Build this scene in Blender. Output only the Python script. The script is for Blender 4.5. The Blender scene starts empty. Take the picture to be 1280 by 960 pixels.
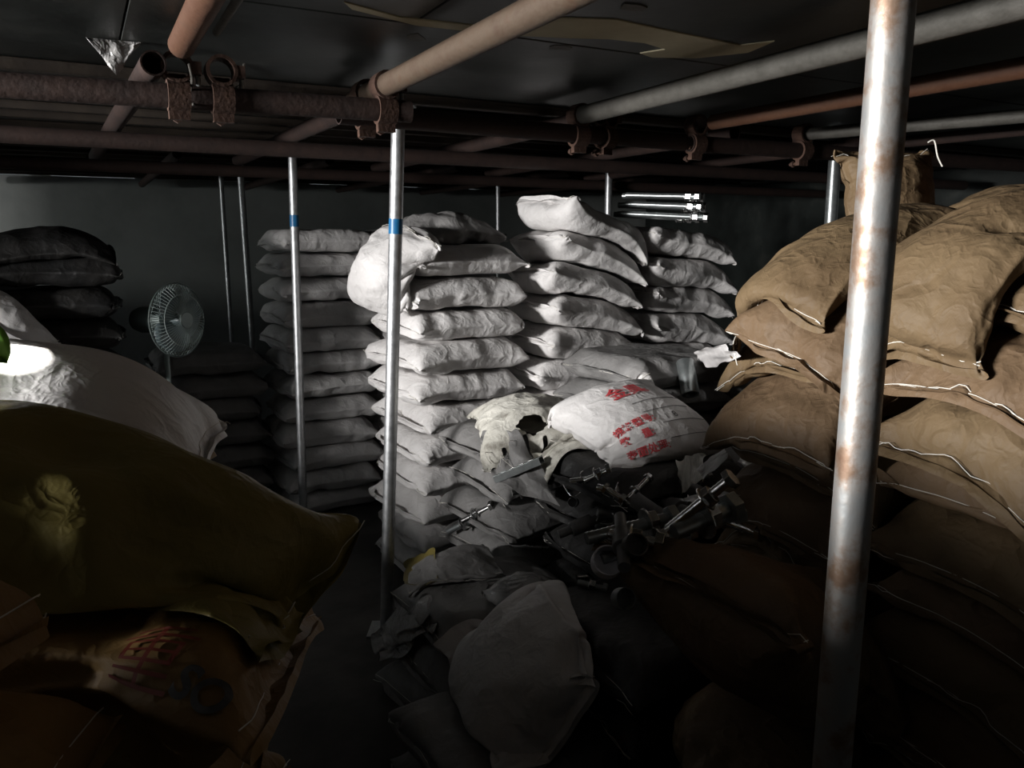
import bpy, bmesh, math, random, numpy as np
from mathutils import Vector, Matrix, Euler
C = bpy.context.scene
COL = C.collection
rad = math.radians
# ---------------------------------------------------------------- camera, world, lights, exposure
CAM_H, PITCH, F = 1.6, rad(10.2), 1000.0
cam_d = bpy.data.cameras.new('camera'); cam_d.sensor_width = 36; cam_d.lens = F / 1280 * 36; cam_d.clip_start = .02
cam = bpy.data.objects.new('camera', cam_d); COL.objects.link(cam)
cam.location = (0, 0, CAM_H); cam.rotation_euler = (math.pi / 2 - PITCH, 0, 0); C.camera = cam
W_ = bpy.data.worlds.new('world'); C.world = W_; W_.use_nodes = True
bg = W_.node_tree.nodes['Background']; bg.inputs[0].default_value = (.86, .95, 1, 1); bg.inputs[1].default_value = 1.0
vs = C.view_settings; vs.view_transform = 'Standard'; vs.look = 'None'; vs.gamma = 1; vs.use_curve_mapping = False
vs.exposure = 0.0
YAW = rad(28.2); CS, SN = math.cos(YAW), math.sin(YAW)
def R(a, b, z=0):            # room grid: a runs along the stacks, b towards the far wall
    return (CS * a - SN * b, SN * a + CS * b, z)
def ab(x, y): return (CS * x + SN * y, -SN * x + CS * y)
def at(px, py, Y):           # the point seen at a pixel, Y metres ahead
    x = (px - 640) / F; u = (480 - py) / F
    d = (x, math.cos(PITCH) + u * math.sin(PITCH), -math.sin(PITCH) + u * math.cos(PITCH))
    k = Y / d[1]; return (d[0] * k, Y, CAM_H + d[2] * k)
def area(name, loc, tgt, sx, sy, e, col):
    l = bpy.data.lights.new(name, 'AREA'); l.shape = 'RECTANGLE'; l.size = sx; l.size_y = sy; l.energy = e; l.color = col
    o = bpy.data.objects.new(name, l); COL.objects.link(o); o.location = loc
    o.rotation_euler = (Vector(tgt) - Vector(loc)).to_track_quat('-Z', 'Y').to_euler(); return o
WIN = (.6, 2.6, 1.37, 1.98)
ADDED_WIN = (4.75, 6.9, 1.42, 1.98)     # second opening added to light the far wall; both as b0, b1, z0, z1
LEFT_A = -2.6
area('window_daylight', R(-4.8, 1.9, 1.80), R(1.3, 2.4, 1.5), 1.7, .42, 890, (1, .985, .97))
area('added_back_wall_fill', R(-6.5, 4.5, 1.75), R(.5, 7.0, 1.62), 1.2, .4, 75, (.97, 1, .96))  # added fill that brightens the far wall through the second opening
SUNSPOT = (-.935, 1.42, 1.42)
# added spot just under the boards, stands in for sun on the pale sack
sp = bpy.data.lights.new('sun_patch_spot', 'SPOT'); sp.energy = 420; sp.spot_size = rad(7); sp.spot_blend = .05; sp.shadow_soft_size = .01; sp.color = (1, .98, .92)
so = bpy.data.objects.new('sun_patch_spot', sp); COL.objects.link(so)
_s = Vector(R(LEFT_A + .3, 1.2, 1.97)); _t = Vector(at(20, 428, 1.36)); so.location = _s; _t = Vector(SUNSPOT); _s = _t + Vector((-.5, -.12, .60)); so.location = _s; so.rotation_euler = (_t - _s).to_track_quat('-Z', 'Y').to_euler()
# added fill lamp behind the camera, lifts the darkest parts a little
area('fill_behind_camera', R(-.6, -2.3, 1.2), R(.6, 3, .9), .9, 1.6, .26, (.9, .95, 1))

# ---------------------------------------------------------------- materials
def nodes(name):
    m = bpy.data.materials.new(name); m.use_nodes = True; nt = m.node_tree
    b = nt.nodes['Principled BSDF']; return m, nt, b
def N(nt, t, **k):
    n = nt.nodes.new(t)
    for a, v in k.items():
        if a.startswith('i_'): n.inputs[a[2:].replace('_', ' ')].default_value = v
        else: setattr(n, a, v)
    return n
def ramp(nt, fac, stops):
    r = nt.nodes.new('ShaderNodeValToRGB'); e = r.color_ramp.elements
    e[0].position, e[0].color = stops[0][0], (*stops[0][1], 1); e[1].position, e[1].color = stops[-1][0], (*stops[-1][1], 1)
    for p, c in stops[1:-1]: q = e.new(p); q.color = (*c, 1)
    nt.links.new(fac, r.inputs[0]); return r.outputs[0]
def mat_cloth(name, c0, c1, rough=.5, crinkle=.5, weave=.35, scale=1., sheen=0., stain=None, spec=.5):
    m, nt, b = nodes(name); L = nt.links.new
    tc = N(nt, 'ShaderNodeTexCoord'); oi = N(nt, 'ShaderNodeObjectInfo')
    add = N(nt, 'ShaderNodeVectorMath', operation='ADD'); mu = N(nt, 'ShaderNodeMath', operation='MULTIPLY', i_1=37.) if False else nt.nodes.new('ShaderNodeMath')
    mu.operation = 'MULTIPLY'; mu.inputs[1].default_value = 37; L(oi.outputs['Random'], mu.inputs[0])
    L(tc.outputs['Object'], add.inputs[0]); L(mu.outputs[0], add.inputs[1]); P = add.outputs[0]
    n1 = N(nt, 'ShaderNodeTexNoise'); n1.inputs['Scale'].default_value = 5 * scale; n1.inputs['Detail'].default_value = 6; L(P, n1.inputs['Vector'])
    col = ramp(nt, n1.outputs[0], [(.35, c0), (.65, c1)])
    if stain:
        n3 = N(nt, 'ShaderNodeTexNoise'); n3.inputs['Scale'].default_value = 9; n3.inputs['Detail'].default_value = 8; n3.inputs['Roughness'].default_value = .7; L(P, n3.inputs['Vector'])
        f = ramp(nt, n3.outputs[0], [(.52, (0, 0, 0)), (.72, (1, 1, 1))]); mx = nt.nodes.new('ShaderNodeMixRGB'); L(f, mx.inputs[0]); L(col, mx.inputs[1]); mx.inputs[2].default_value = (*stain, 1); col = mx.outputs[0]
    L(col, b.inputs['Base Color']); b.inputs['Roughness'].default_value = rough; b.inputs['Specular IOR Level'].default_value = spec
    # crinkles of stiff woven plastic
    h = None
    for s, w in ((8, .8), (19, .8), (43, .6)):
        n = N(nt, 'ShaderNodeTexNoise'); n.inputs['Scale'].default_value = s * scale; n.inputs['Detail'].default_value = 1.5; n.inputs['Distortion'].default_value = .6; L(P, n.inputs['Vector'])
        a = nt.nodes.new('ShaderNodeMath'); a.operation = 'SUBTRACT'; a.inputs[1].default_value = .5; L(n.outputs[0], a.inputs[0])
        a2 = nt.nodes.new('ShaderNodeMath'); a2.operation = 'ABSOLUTE'; L(a.outputs[0], a2.inputs[0])
        a3 = nt.nodes.new('ShaderNodeMath'); a3.operation = 'MULTIPLY_ADD'; a3.inputs[1].default_value = -w * .35 * 9 / s * 2; L(a2.outputs[0], a3.inputs[0])
        if h is None: a3.inputs[2].default_value = 0
        else: L(h, a3.inputs[2])
        h = a3.outputs[0]
    b1 = N(nt, 'ShaderNodeBump'); b1.inputs['Strength'].default_value = crinkle; b1.inputs['Distance'].default_value = .045; L(h, b1.inputs['Height'])
    w1 = N(nt, 'ShaderNodeTexChecker'); w1.inputs['Scale'].default_value = 330; L(tc.outputs['UV'], w1.inputs['Vector'])
    b2 = N(nt, 'ShaderNodeBump'); b2.inputs['Strength'].default_value = weave; b2.inputs['Distance'].default_value = .0006; L(w1.outputs['Fac'], b2.inputs['Height']); L(b1.outputs[0], b2.inputs['Normal'])
    L(b2.outputs[0], b.inputs['Normal']); return m
def mat_noise(name, stops, scale=12, rough=.6, metal=0., bump=.2, dist=.004, detail=6, rr=None, vec='Object', spec=.5):
    m, nt, b = nodes(name); L = nt.links.new; tc = N(nt, 'ShaderNodeTexCoord')
    n = N(nt, 'ShaderNodeTexNoise'); n.inputs['Scale'].default_value = scale; n.inputs['Detail'].default_value = detail; n.inputs['Roughness'].default_value = .62; L(tc.outputs[vec], n.inputs['Vector'])
    L(ramp(nt, n.outputs[0], stops), b.inputs['Base Color']); b.inputs['Roughness'].default_value = rough; b.inputs['Metallic'].default_value = metal; b.inputs['Specular IOR Level'].default_value = spec
    if rr: r = nt.nodes.new('ShaderNodeMapRange'); r.inputs[3].default_value, r.inputs[4].default_value = rr; L(n.outputs[0], r.inputs[0]); L(r.outputs[0], b.inputs['Roughness'])
    n2 = N(nt, 'ShaderNodeTexNoise'); n2.inputs['Scale'].default_value = scale * 4; n2.inputs['Detail'].default_value = 5; L(tc.outputs[vec], n2.inputs['Vector'])
    bp = N(nt, 'ShaderNodeBump'); bp.inputs['Strength'].default_value = bump; bp.inputs['Distance'].default_value = dist; L(n2.outputs[0], bp.inputs['Height']); L(bp.outputs[0], b.inputs['Normal'])
    return m
M = dict(
 white=mat_cloth('white_woven_plastic', (.6, .58, .57), (.69, .67, .66), .5, .6, .2, spec=.4),
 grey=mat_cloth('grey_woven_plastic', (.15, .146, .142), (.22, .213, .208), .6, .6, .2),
 film=mat_cloth('clear_film_wrap', (.3, .3, .3), (.42, .41, .4), .22, .9, 0., scale=1.5),
 dirty=mat_cloth('stained_woven_plastic', (.5, .48, .42), (.62, .6, .54), .6, .7, .3, stain=(.07, .05, .03)),
 brown=mat_cloth('brown_woven_plastic', (.125, .083, .045), (.162, .112, .061), .6, .9, .35, spec=.22),
 brown2=mat_cloth('reddish_brown_woven_plastic', (.126, .08, .045), (.152, .1, .058), .6, .9, .35, spec=.22),
 olive=mat_cloth('olive_woven_plastic', (.17, .135, .03), (.22, .175, .045), .55, .7, .5, spec=.35),
 ochre=mat_cloth('ochre_woven_plastic', (.2, .11, .026), (.25, .145, .04), .65, .7, .5),
 thread=mat_noise('white_thread', [(.3, (.6, .58, .52)), (.7, (.75, .72, .66))], 60, .8),
 red=mat_noise('red_ink', [(.36, (.5, .2, .2)), (.5, (.55, .05, .06))], 55, .6, bump=0),
 redd=mat_noise('dark_red_ink', [(.36, (.15, .035, .014)), (.5, (.18, .02, .008))], 30, .6, bump=0),
 ink=mat_noise('black_ink', [(.3, (.03, .03, .03)), (.7, (.1, .1, .1))], 40, .6, bump=0),
 galv=mat_noise('galvanised_steel', [(.3, (.4, .41, .42)), (.7, (.62, .63, .64))], 30, .38, .9, .3, .002, rr=(.36, .55)),
 galv_rust=mat_noise('worn_galvanised_steel', [(.38, (.34, .35, .35)), (.5, (.36, .34, .32)), (.62, (.25, .17, .12)), (.78, (.17, .09, .055))], 14, .4, .6, .5, .002, rr=(.42, .62)),
 rust=mat_noise('rust', [(.3, (.04, .02, .014)), (.7, (.08, .04, .025))], 25, .85, .1, .5),
 rust_orange=mat_noise('orange_rusted_paint', [(.3, (.07, .026, .011)), (.55, (.085, .036, .017)), (.75, (.055, .026, .014))], 18, .7, .1, .4),
 rust_tan=mat_noise('tan_rusted_tube', [(.3, (.062, .036, .022)), (.55, (.08, .055, .036)), (.75, (.07, .032, .016))], 16, .7, .1, .4),
 rust_dark=mat_noise('dark_rusted_tube', [(.3, (.018, .009, .007)), (.7, (.036, .018, .013))], 16, .8, .1, .4),
 oldgrey=mat_noise('weathered_grey_tube', [(.3, (.075, .07, .06)), (.7, (.125, .118, .104))], 20, .65, .3, .4),
 steel=mat_noise('bright_steel', [(.3, (.5, .5, .5)), (.7, (.75, .75, .74))], 30, .22, 1., .2, .001),
 darksteel=mat_noise('dark_steel', [(.3, (.22, .24, .24)), (.7, (.36, .38, .38))], 30, .35, .8, .2, .001),
 rubber=mat_noise('grey_rubber', [(.3, (.1, .1, .1)), (.7, (.16, .16, .16))], 20, .5, 0, .2, .001),
 blue=mat_noise('blue_tape', [(.3, (.01, .1, .25)), (.7, (.015, .15, .33))], 30, .4, 0, .1, .001),
 concrete=mat_noise('concrete_wall', [(.3, (.2, .21, .205)), (.5, (.26, .27, .26)), (.7, (.31, .32, .31))], 1.7, .85, 0, .4, .01, vec='Object', spec=.2),
 floor=mat_noise('dusty_concrete_floor', [(.3, (.05, .05, .048)), (.5, (.085, .082, .078)), (.7, (.12, .115, .105))], 3, .8, 0, .5, .008, spec=.2),
 board=mat_noise('dark_film_faced_plywood', [(.3, (.012, .014, .013)), (.55, (.022, .026, .024)), (.7, (.045, .047, .042))], 3.5, .42, 0, .25, .006, rr=(.28, .6)),
 timber=mat_noise('old_timber', [(.3, (.02, .014, .01)), (.7, (.045, .032, .022))], 9, .8, 0, .4),
 ply=mat_noise('bare_plywood', [(.3, (.42, .37, .25)), (.7, (.55, .5, .35))], 6, .8, 0, .2),
 fanplastic=mat_noise('grey_green_plastic', [(.3, (.2, .25, .24)), (.7, (.26, .31, .3))], 10, .5, 0, .1),
 fanblade=mat_noise('blue_grey_plastic', [(.3, (.12, .16, .17)), (.7, (.16, .2, .21))], 10, .35, 0, .1),
 whiteplastic=mat_noise('white_plastic', [(.3, (.55, .55, .6)), (.7, (.7, .7, .74))], 10, .4, 0, .1),
 leaf=mat_noise('green_leaf', [(.3, (.12, .3, .03)), (.7, (.2, .42, .06))], 12, .5, 0, .2),
)
# ---------------------------------------------------------------- helpers
def tag(o, label=None, cat=None, group=None, kind=None):
    if label: o['label'] = label
    if cat: o['category'] = cat
    if group: o['group'] = group
    if kind: o['kind'] = kind
    return o
def empty(name, loc, label, cat, group=None, rot=(0, 0, 0)):
    o = bpy.data.objects.new(name, None); COL.objects.link(o); o.location = loc; o.rotation_euler = rot; o.empty_display_size = .05
    return tag(o, label, cat, group)
def obj(name, bm, mat, parent=None, smooth=True, bevel=0, loc=None, rot=None, seg=2):
    me = bpy.data.meshes.new(name); bm.to_mesh(me); bm.free()
    me.materials.append(mat if not isinstance(mat, str) else M[mat])
    if smooth: me.polygons.foreach_set('use_smooth', [True] * len(me.polygons))
    o = bpy.data.objects.new(name, me); COL.objects.link(o)
    if parent: o.parent = parent
    if loc: o.location = loc
    if rot: o.rotation_euler = rot
    if bevel:
        b = o.modifiers.new('bevel', 'BEVEL'); b.width = bevel; b.segments = seg; b.limit_method = 'ANGLE'
    if smooth and bevel == 0:
        try: me.set_sharp_from_angle(angle=rad(40))
        except Exception: pass
    return o
def box(bm, c, s, mtx=None):
    r = bmesh.ops.create_cube(bm, size=1)['verts']
    m = Matrix.Translation(c) @ (mtx or Matrix()) @ Matrix.Diagonal((*s, 1))
    bmesh.ops.transform(bm, matrix=m, verts=r); return r
def tube(bm, pts, r, seg=12, caps=True, r_in=None):
    """round tube along points; r a number or one per point; r_in leaves it open like a pipe"""
    pts = [Vector(p) for p in pts]; n = len(pts); rr = r if hasattr(r, '__len__') else [r] * n
    rings = []; up = None
    for i, p in enumerate(pts):
        d = (pts[min(i + 1, n - 1)] - pts[max(i - 1, 0)]).normalized()
        if up is None: up = Vector((0, 0, 1)) if abs(d.z) < .9 else Vector((1, 0, 0))
        x = up.cross(d).normalized(); y = d.cross(x).normalized(); up = y
        rings.append([bm.verts.new(p + (x * math.cos(2 * math.pi * k / seg) + y * math.sin(2 * math.pi * k / seg)) * rr[i]) for k in range(seg)])
    for a, b in zip(rings, rings[1:]):
        for k in range(seg): bm.faces.new((a[k], a[(k + 1) % seg], b[(k + 1) % seg], b[k]))
    if caps and r_in is None:
        bm.faces.new(rings[0][::-1]); bm.faces.new(rings[-1])
    if r_in is not None:
        for ring, p, s, q in ((rings[0], pts[0], 1, pts[1]), (rings[-1], pts[-1], -1, pts[-2])):
            d = (q - p).normalized()
            i1 = [bm.verts.new(p + (v.co - p).normalized() * r_in) for v in ring]
            i2 = [bm.verts.new(v.co + d * .12) for v in i1]
            for k in range(seg):
                j = (k + 1) % seg
                bm.faces.new((ring[j], ring[k], i1[k], i1[j]) if s > 0 else (ring[k], ring[j], i1[j], i1[k]))
                bm.faces.new((i1[j], i1[k], i2[k], i2[j]) if s > 0 else (i1[k], i1[j], i2[j], i2[k]))
            bm.faces.new(i2 if s > 0 else i2[::-1])
    return rings
def lathe(bm, prof, seg=24, mtx=None):
    rings = []
    for r, z in prof:
        if r < 1e-6: rings.append([bm.verts.new((0, 0, z))])
        else: rings.append([bm.verts.new((r * math.cos(2 * math.pi * k / seg), r * math.sin(2 * math.pi * k / seg), z)) for k in range(seg)])
    for a, b in zip(rings, rings[1:]):
        for k in range(seg):
            j = (k + 1) % seg
            if len(a) == 1 and len(b) > 1: bm.faces.new((a[0], b[j], b[k]))
            elif len(b) == 1 and len(a) > 1: bm.faces.new((a[k], a[j], b[0]))
            elif len(a) > 1: bm.faces.new((a[k], a[j], b[j], b[k]))
    if mtx: bmesh.ops.transform(bm, matrix=mtx, verts=[v for r in rings for v in r])
def hexnut(bm, r, h, c=(0, 0, 0), mtx=None):
    res = bmesh.ops.create_cone(bm, cap_ends=True, segments=6, radius1=r, radius2=r, depth=h)['verts']
    bmesh.ops.transform(bm, matrix=(mtx or Matrix()) @ Matrix.Translation(c), verts=res)
def axis_m(p, d):            # z axis along d, origin p
    d = Vector(d).normalized(); return Matrix.Translation(p) @ d.to_track_quat('Z', 'Y').to_matrix().to_4x4()
# ---------------------------------------------------------------- sacks: cloth relaxed under its own filling
class Bag:
    """a sewn tube of cloth, relaxed by position based dynamics"""
    def __init__(s, W, L, nu=48, nv=34, seed=0, sew=(2,2), var=.05, crumple=.006, bend=.012):
        s.nu, s.nv = nu, nv; rng=np.random.RandomState(seed); s.rng=rng
        s.du=2*W/nu; s.dv=L/(nv-1)
        I=np.arange(nu*nv).reshape(nu,nv); s.I=I
        half=nu//2
        th=np.arange(nu)/nu
        x=np.where(th<=.5, -W/2+2*W*th, W/2-2*W*(th-.5))
        zz=np.sin(th*2*np.pi)*.03
        X=np.zeros((nu,nv,3)); X[...,0]=x[:,None]; X[...,1]=np.linspace(-L/2,L/2,nv)[None]
        X[...,2]=zz[:,None]*np.sin(np.pi*np.linspace(0.03,.97,nv))[None]+.05
        X+=rng.normal(0,.0012,X.shape)
        for k in range(10):
            kx,ky=rng.normal(0,22,2); X[...,2]+=crumple*.4*np.sin(kx*X[...,0]+ky*X[...,1]+rng.uniform(0,6.28))*np.where(th<=.5,1,-1)[:,None]
        s.X=X.reshape(-1,3).astype(np.float32)
        G=[]
        def add(a,b,r,k): G.append((a.ravel(),b.ravel(),np.float32(r),np.float32(k)))
        up=np.roll(I,-1,0)
        for p in (0,1): add(I[p::2],up[p::2],s.du,1.)
        for p in (0,1): 
            a=I[:,p:nv-1:2]; add(a,I[:,p+1:nv:2][:,:a.shape[1]],s.dv,1.)
        d=np.hypot(s.du,s.dv)
        for p in (0,1):
            add(I[p::2,:-1],up[p::2,1:],d,.25); add(up[p::2,:-1],I[p::2,1:],d,.25)
        up2=np.roll(I,-2,0)
        for p in (0,1): 
            m=np.arange(nu)%4//2==p; add(I[m],up2[m],2*s.du,bend)
            m=np.where(np.arange(nv-2)%4//2==p)[0]; add(I[:,m],I[:,m+2],2*s.dv,bend)
        # the pressed fold down both long edges
        for c in (0,half): add(I[(c-1)%nu],I[(c+1)%nu],s.du*1.1,.35)
        # cloth is never even: lengths vary a little in patches, so slack gathers into creases
        F=np.zeros((nu,nv))
        yy=np.arange(nv)/nv
        for k in range(7):
            fu=rng.randint(1,9); fv=rng.uniform(1,8); F+=rng.uniform(.4,1)*np.cos(2*np.pi*(fu*np.arange(nu)[:,None]/nu+fv*yy[None]*rng.choice([-1,1]))+rng.uniform(0,6.28))
        F=(F/np.abs(F).max()*var).ravel()
        s.G=[(a,b,np.float32(r)*(1+.5*(F[a]+F[b])).astype(np.float32),k) for a,b,r,k in G]
        mir=(nu-np.arange(nu))%nu
        k=np.arange(1,half)
        s.pa=I[k]; s.pb=I[mir[k]]           # (half-1, nv)
        lo=np.full(nv,.006); hi=np.full(nv,9.)
        s.sewrows=[]
        if sew[0] is not None: lo[sew[0]]=hi[sew[0]]=.003; s.sewrows.append(sew[0]); hi[:sew[0]]=.02
        if sew[1] is not None: r=nv-1-sew[1]; lo[r]=hi[r]=.003; s.sewrows.append(r); hi[r:]=.02
        s.lo=np.tile(lo,(half-1,1)).ravel().astype(np.float32); s.hi=np.tile(hi,(half-1,1)).ravel().astype(np.float32)
        s.pa=s.pa.ravel(); s.pb=s.pb.ravel()
        q0,q1,q2,q3=I[:,:-1],up[:,:-1],up[:,1:],I[:,1:]
        s.tri=np.concatenate([np.stack([q0.ravel(),q1.ravel(),q2.ravel()],1),np.stack([q0.ravel(),q2.ravel(),q3.ravel()],1)])
        s.quads=np.stack([q0.ravel(),q1.ravel(),q2.ravel(),q3.ravel()],1)
        s.W,s.L=W,L
        # orientation sign
    def vol(s,X,grad=False):
        a,b,c=X[s.tri[:,0]],X[s.tri[:,1]],X[s.tri[:,2]]
        bc=np.cross(b,c); V=np.einsum('ij,ij->',a,bc)/6
        if not grad: return V
        g=np.zeros_like(X)
        for col,v in ((0,bc),(1,np.cross(c,a)),(2,np.cross(a,b))):
            for k in range(3): g[:,k]+=np.bincount(s.tri[:,col],v[:,k],len(X))
        return V,g/6
    def run(s,V,steps=120,iters=8,g=2.5,coll=None,damp=.93,dt=1/60,ramp=40,jit=0.):
        X=s.X; v=np.zeros_like(X); V0=abs(s.vol(X-X.mean(0)))
        for t in range(steps):
            P=X.copy(); v*=damp; v[:,2]-=g*dt; 
            vm=np.linalg.norm(v,axis=1,keepdims=True); v*=np.minimum(1,2.0/np.maximum(vm,1e-6))
            X=X+v*dt
            Vt=V0+(V-V0)*min(1,(t+1)/ramp)
            for it in range(iters):
                for a,b,r,k in s.G:
                    d=X[b]-X[a]; l=np.sqrt(np.einsum('ij,ij->i',d,d))+1e-9
                    d*=(k*.5*(l-r)/l)[:,None]; X[a]+=d; X[b]-=d
                d=X[s.pb]-X[s.pa]; l=np.sqrt(np.einsum('ij,ij->i',d,d))+1e-9
                m=np.clip(l,s.lo,s.hi); d*=(.5*(l-m)/l)[:,None]; X[s.pa]+=d; X[s.pb]-=d
                if it%2==0:
                    c=X.mean(0); vv,gr=s.vol(X-c,True); sg=np.sign(vv) or 1
                    lam=(Vt-abs(vv))/(np.sum(gr*gr)+1e-12); st=sg*lam*gr
                    n=np.abs(st).max(); X+=st*min(1,.01/max(n,1e-9))
                if coll is not None: X=coll(X,P)
            v=(X-P)/dt
        s.X=X.astype(np.float32); return s
def squeeze(T,W,L,q0,q1,n,mu=.3):
    c=[0]
    def f(X,P):
        c[0]+=1; t=min(1,c[0]/n); q=q0+(q1-q0)*t
        z=X[:,2]; m=(z<0)|(z>T); X[:,2]=np.clip(z,0,T)
        X[m,:2]+=(P[m,:2]-X[m,:2])*mu
        X[:,0]=np.clip(X[:,0],-W/2*q,W/2*q); X[:,1]=np.clip(X[:,1],-L/2*q,L/2*q); return X
    return f
def planes(T,mu=.5):
    def f(X,P):
        z=X[:,2]; m=(z<0)|(z>T); X[:,2]=np.clip(z,0,T)
        X[m,:2]+=(P[m,:2]-X[m,:2])*mu; return X
    return f
def lattice(rng,nu,nv,fu,fv):
    """smooth random field, periodic round the tube"""
    g=rng.normal(0,1,(fu,fv+3))
    a=np.arange(nu)/nu*fu; b=np.arange(nv)/(nv-1)*fv
    i=a.astype(int); f=a-i; f=f*f*(3-2*f); j=np.minimum(b.astype(int),fv); h=b-j; h=h*h*(3-2*h)
    i0=i%fu; i1=(i+1)%fu
    A=g[i0][:,j]*(1-h)+g[i0][:,j+1]*h; B=g[i1][:,j]*(1-h)+g[i1][:,j+1]*h
    return A*(1-f[:,None])+B*f[:,None]
def normals(X,tri):
    n=np.zeros_like(X); a,b,c=X[tri[:,0]],X[tri[:,1]],X[tri[:,2]]; k=np.cross(b-a,c-a)
    for col in range(3):
        for q in range(3): n[:,q]+=np.bincount(tri[:,col],k[:,q],len(X))
    return n/(np.linalg.norm(n,axis=1,keepdims=True)+1e-12)
def crease(b,amp=.006,pleat=.006,seed=0,fine=1.):
    """folds that the coarse cloth cannot hold: pleats running in from the sewn ends, sharp creases over the body"""
    rng=np.random.RandomState(seed+77); nu,nv=b.nu,b.nv
    y=np.linspace(0,1,nv)[None]; e=np.minimum(y,1-y)*b.L
    D=np.zeros((nu,nv))
    for (fu,fv,w) in ((5,4,1.),(9,8,.7),(17,13,.4)):
        n=lattice(rng,nu,nv,fu,fv); m=lattice(rng,nu,nv,max(3,fu//2),max(2,fv//2))
        D+=w*(.45-np.abs(n))*1.0+w*.3*m
    P=(.5-np.abs(lattice(rng,nu,nv,22,2)))*np.exp(-e/.07)+(.5-np.abs(lattice(rng,nu,nv,13,3)))*np.exp(-e/.15)*.8
    taper=np.clip((e-.0)/.03,.25,1)
    sgn=np.sign(b.vol(b.X-b.X.mean(0)))
    N=normals(b.X,b.tri)*sgn
    b.X=(b.X+N*((amp*D+pleat*P)*taper).reshape(-1,1)).astype(np.float32)
def vmax(W,L):
    if L<W: W,L=L,W
    return W**3*(L/(np.pi*W)-.142*(1-10**(-L/W)))
CACHE = {}
# ---------------------------------------------------------------- the room
CZ = 2.1
def slab(name, a0, a1, b0, b1, z0, z1, mat, kind='structure'):
    bm = bmesh.new(); box(bm, ((a0 + a1) / 2, (b0 + b1) / 2, (z0 + z1) / 2), (a1 - a0, b1 - b0, z1 - z0))
    o = obj(name, bm, mat, smooth=False); o.rotation_euler = (0, 0, YAW); return tag(o, kind=kind)
A0, A1, B0, B1 = LEFT_A, 5.6, -2.6, 7.3
slab('floor', A0 - .2, A1 + .2, B0 - .2, B1 + .2, -.1, 0, 'floor')
# far wall, its top edge broken so daylight shows in slits under the boards
bm = bmesh.new(); rnd = random.Random(5); a = A0 - .2
while a < A1 + .2:
    w = rnd.uniform(.1, .35); t = CZ - (rnd.uniform(.006, .011) if rnd.random() < .4 and -1.5 < a < 3.4 else -.03)
    box(bm, (a + w / 2, B1 + .09, t / 2), (w + .001, .18, t)); a += w
o = obj('wall_back', bm, 'concrete', smooth=False); o.rotation_euler = (0, 0, YAW); tag(o, kind='structure')
slab('wall_right', A1, A1 + .18, B0, B1, 0, CZ, 'board')  # dark board colour stands in for the shade at this end
slab('wall_front', A0, A1, B0 - .18, B0, 0, CZ, 'concrete')
bm = bmesh.new(); b0, b1, z0, z1 = WIN; b2, b3, z2, z3 = ADDED_WIN
for (p, q, u, v) in ((B0, b0, 0, CZ), (b1, b2, 0, CZ), (b3, B1, 0, CZ), (b0, b1, 0, z0), (b0, b1, z1, CZ), (b2, b3, 0, z2), (b2, b3, z3, CZ)):
    box(bm, (A0 - .09, (p + q) / 2, (u + v) / 2), (.18, q - p, v - u))
o = obj('wall_left', bm, 'concrete', smooth=False); o.rotation_euler = (0, 0, YAW); tag(o, kind='structure')
# formwork boards overhead
bm = bmesh.new(); rnd = random.Random(2)
bb = B0 - .1; row = 0
while bb < B1 + .3:
    aa = A0 - .3 - (row % 2) * .6
    while aa < A1 + .3:
        z = CZ + rnd.uniform(0, .004)
        box(bm, (aa + .91, bb + .457, z + .009), (1.816, .911, .018)); aa += 1.82
    bb += .915; row += 1
cl = obj('ceiling', bm, 'board', smooth=False, bevel=.002, seg=1); cl.rotation_euler = (0, 0, YAW); tag(cl, kind='structure')
# roof slab above the boards keeps the sky out of the board joints
slab('trim_1', A0 - .3, A1 + .3, B0 - .3, B1 - .02, CZ + .03, CZ + .09, 'timber')
# bare wood where the film has torn off the boards
bm = bmesh.new()
out = [(430, 3), (500, 22), (600, 33), (680, 22), (770, 25), (850, 42), (925, 57), (968, 52), (935, 66), (870, 73), (815, 72), (800, 67), (832, 62), (806, 54), (760, 49), (715, 48), (650, 45), (600, 41), (520, 32), (440, 12)]
def onceil(px, py, z=CZ - .0015):
    d = np.array(at(px, py, 1.0)) - np.array((0, 0, CAM_H)); k = (z - CAM_H) / d[2]; return (d[0] * k, d[1] * k, z)
vs_ = [bm.verts.new(onceil(*q)) for q in out]; f = bm.faces.new(vs_)
r = bmesh.ops.extrude_face_region(bm, geom=[f]); bmesh.ops.translate(bm, vec=(0, 0, .003), verts=[v for v in r['geom'] if isinstance(v, bmesh.types.BMVert)])
bmesh.ops.triangulate(bm, faces=bm.faces[:])
p = obj('torn_film_patch', bm, 'ply', smooth=False); p.parent = cl; p.matrix_parent_inverse = cl.matrix_basis.inverted(); p['label'] = 'long ragged patch of pale bare plywood'
for k, (px, py, w) in enumerate(((790, 10, 12), (520, 47, 10), (700, 60, 9))):
    bm = bmesh.new(); rnd = random.Random(k); pts = []
    for j in range(9):
        t = j / 9 * 2 * math.pi; rr = w * rnd.uniform(.5, 1.1); pts.append(bm.verts.new(onceil(px + math.cos(t) * rr * 1.6, py + math.sin(t) * rr * .5)))
    bm.faces.new(pts)
    r = bmesh.ops.extrude_face_region(bm, geom=bm.faces[:]); bmesh.ops.translate(bm, vec=(0, 0, .003), verts=[v for v in r['geom'] if isinstance(v, bmesh.types.BMVert)])
    p = obj('scuff_mark', bm, 'oldgrey', smooth=False); p.parent = cl; p.matrix_parent_inverse = cl.matrix_basis.inverted()

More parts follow.
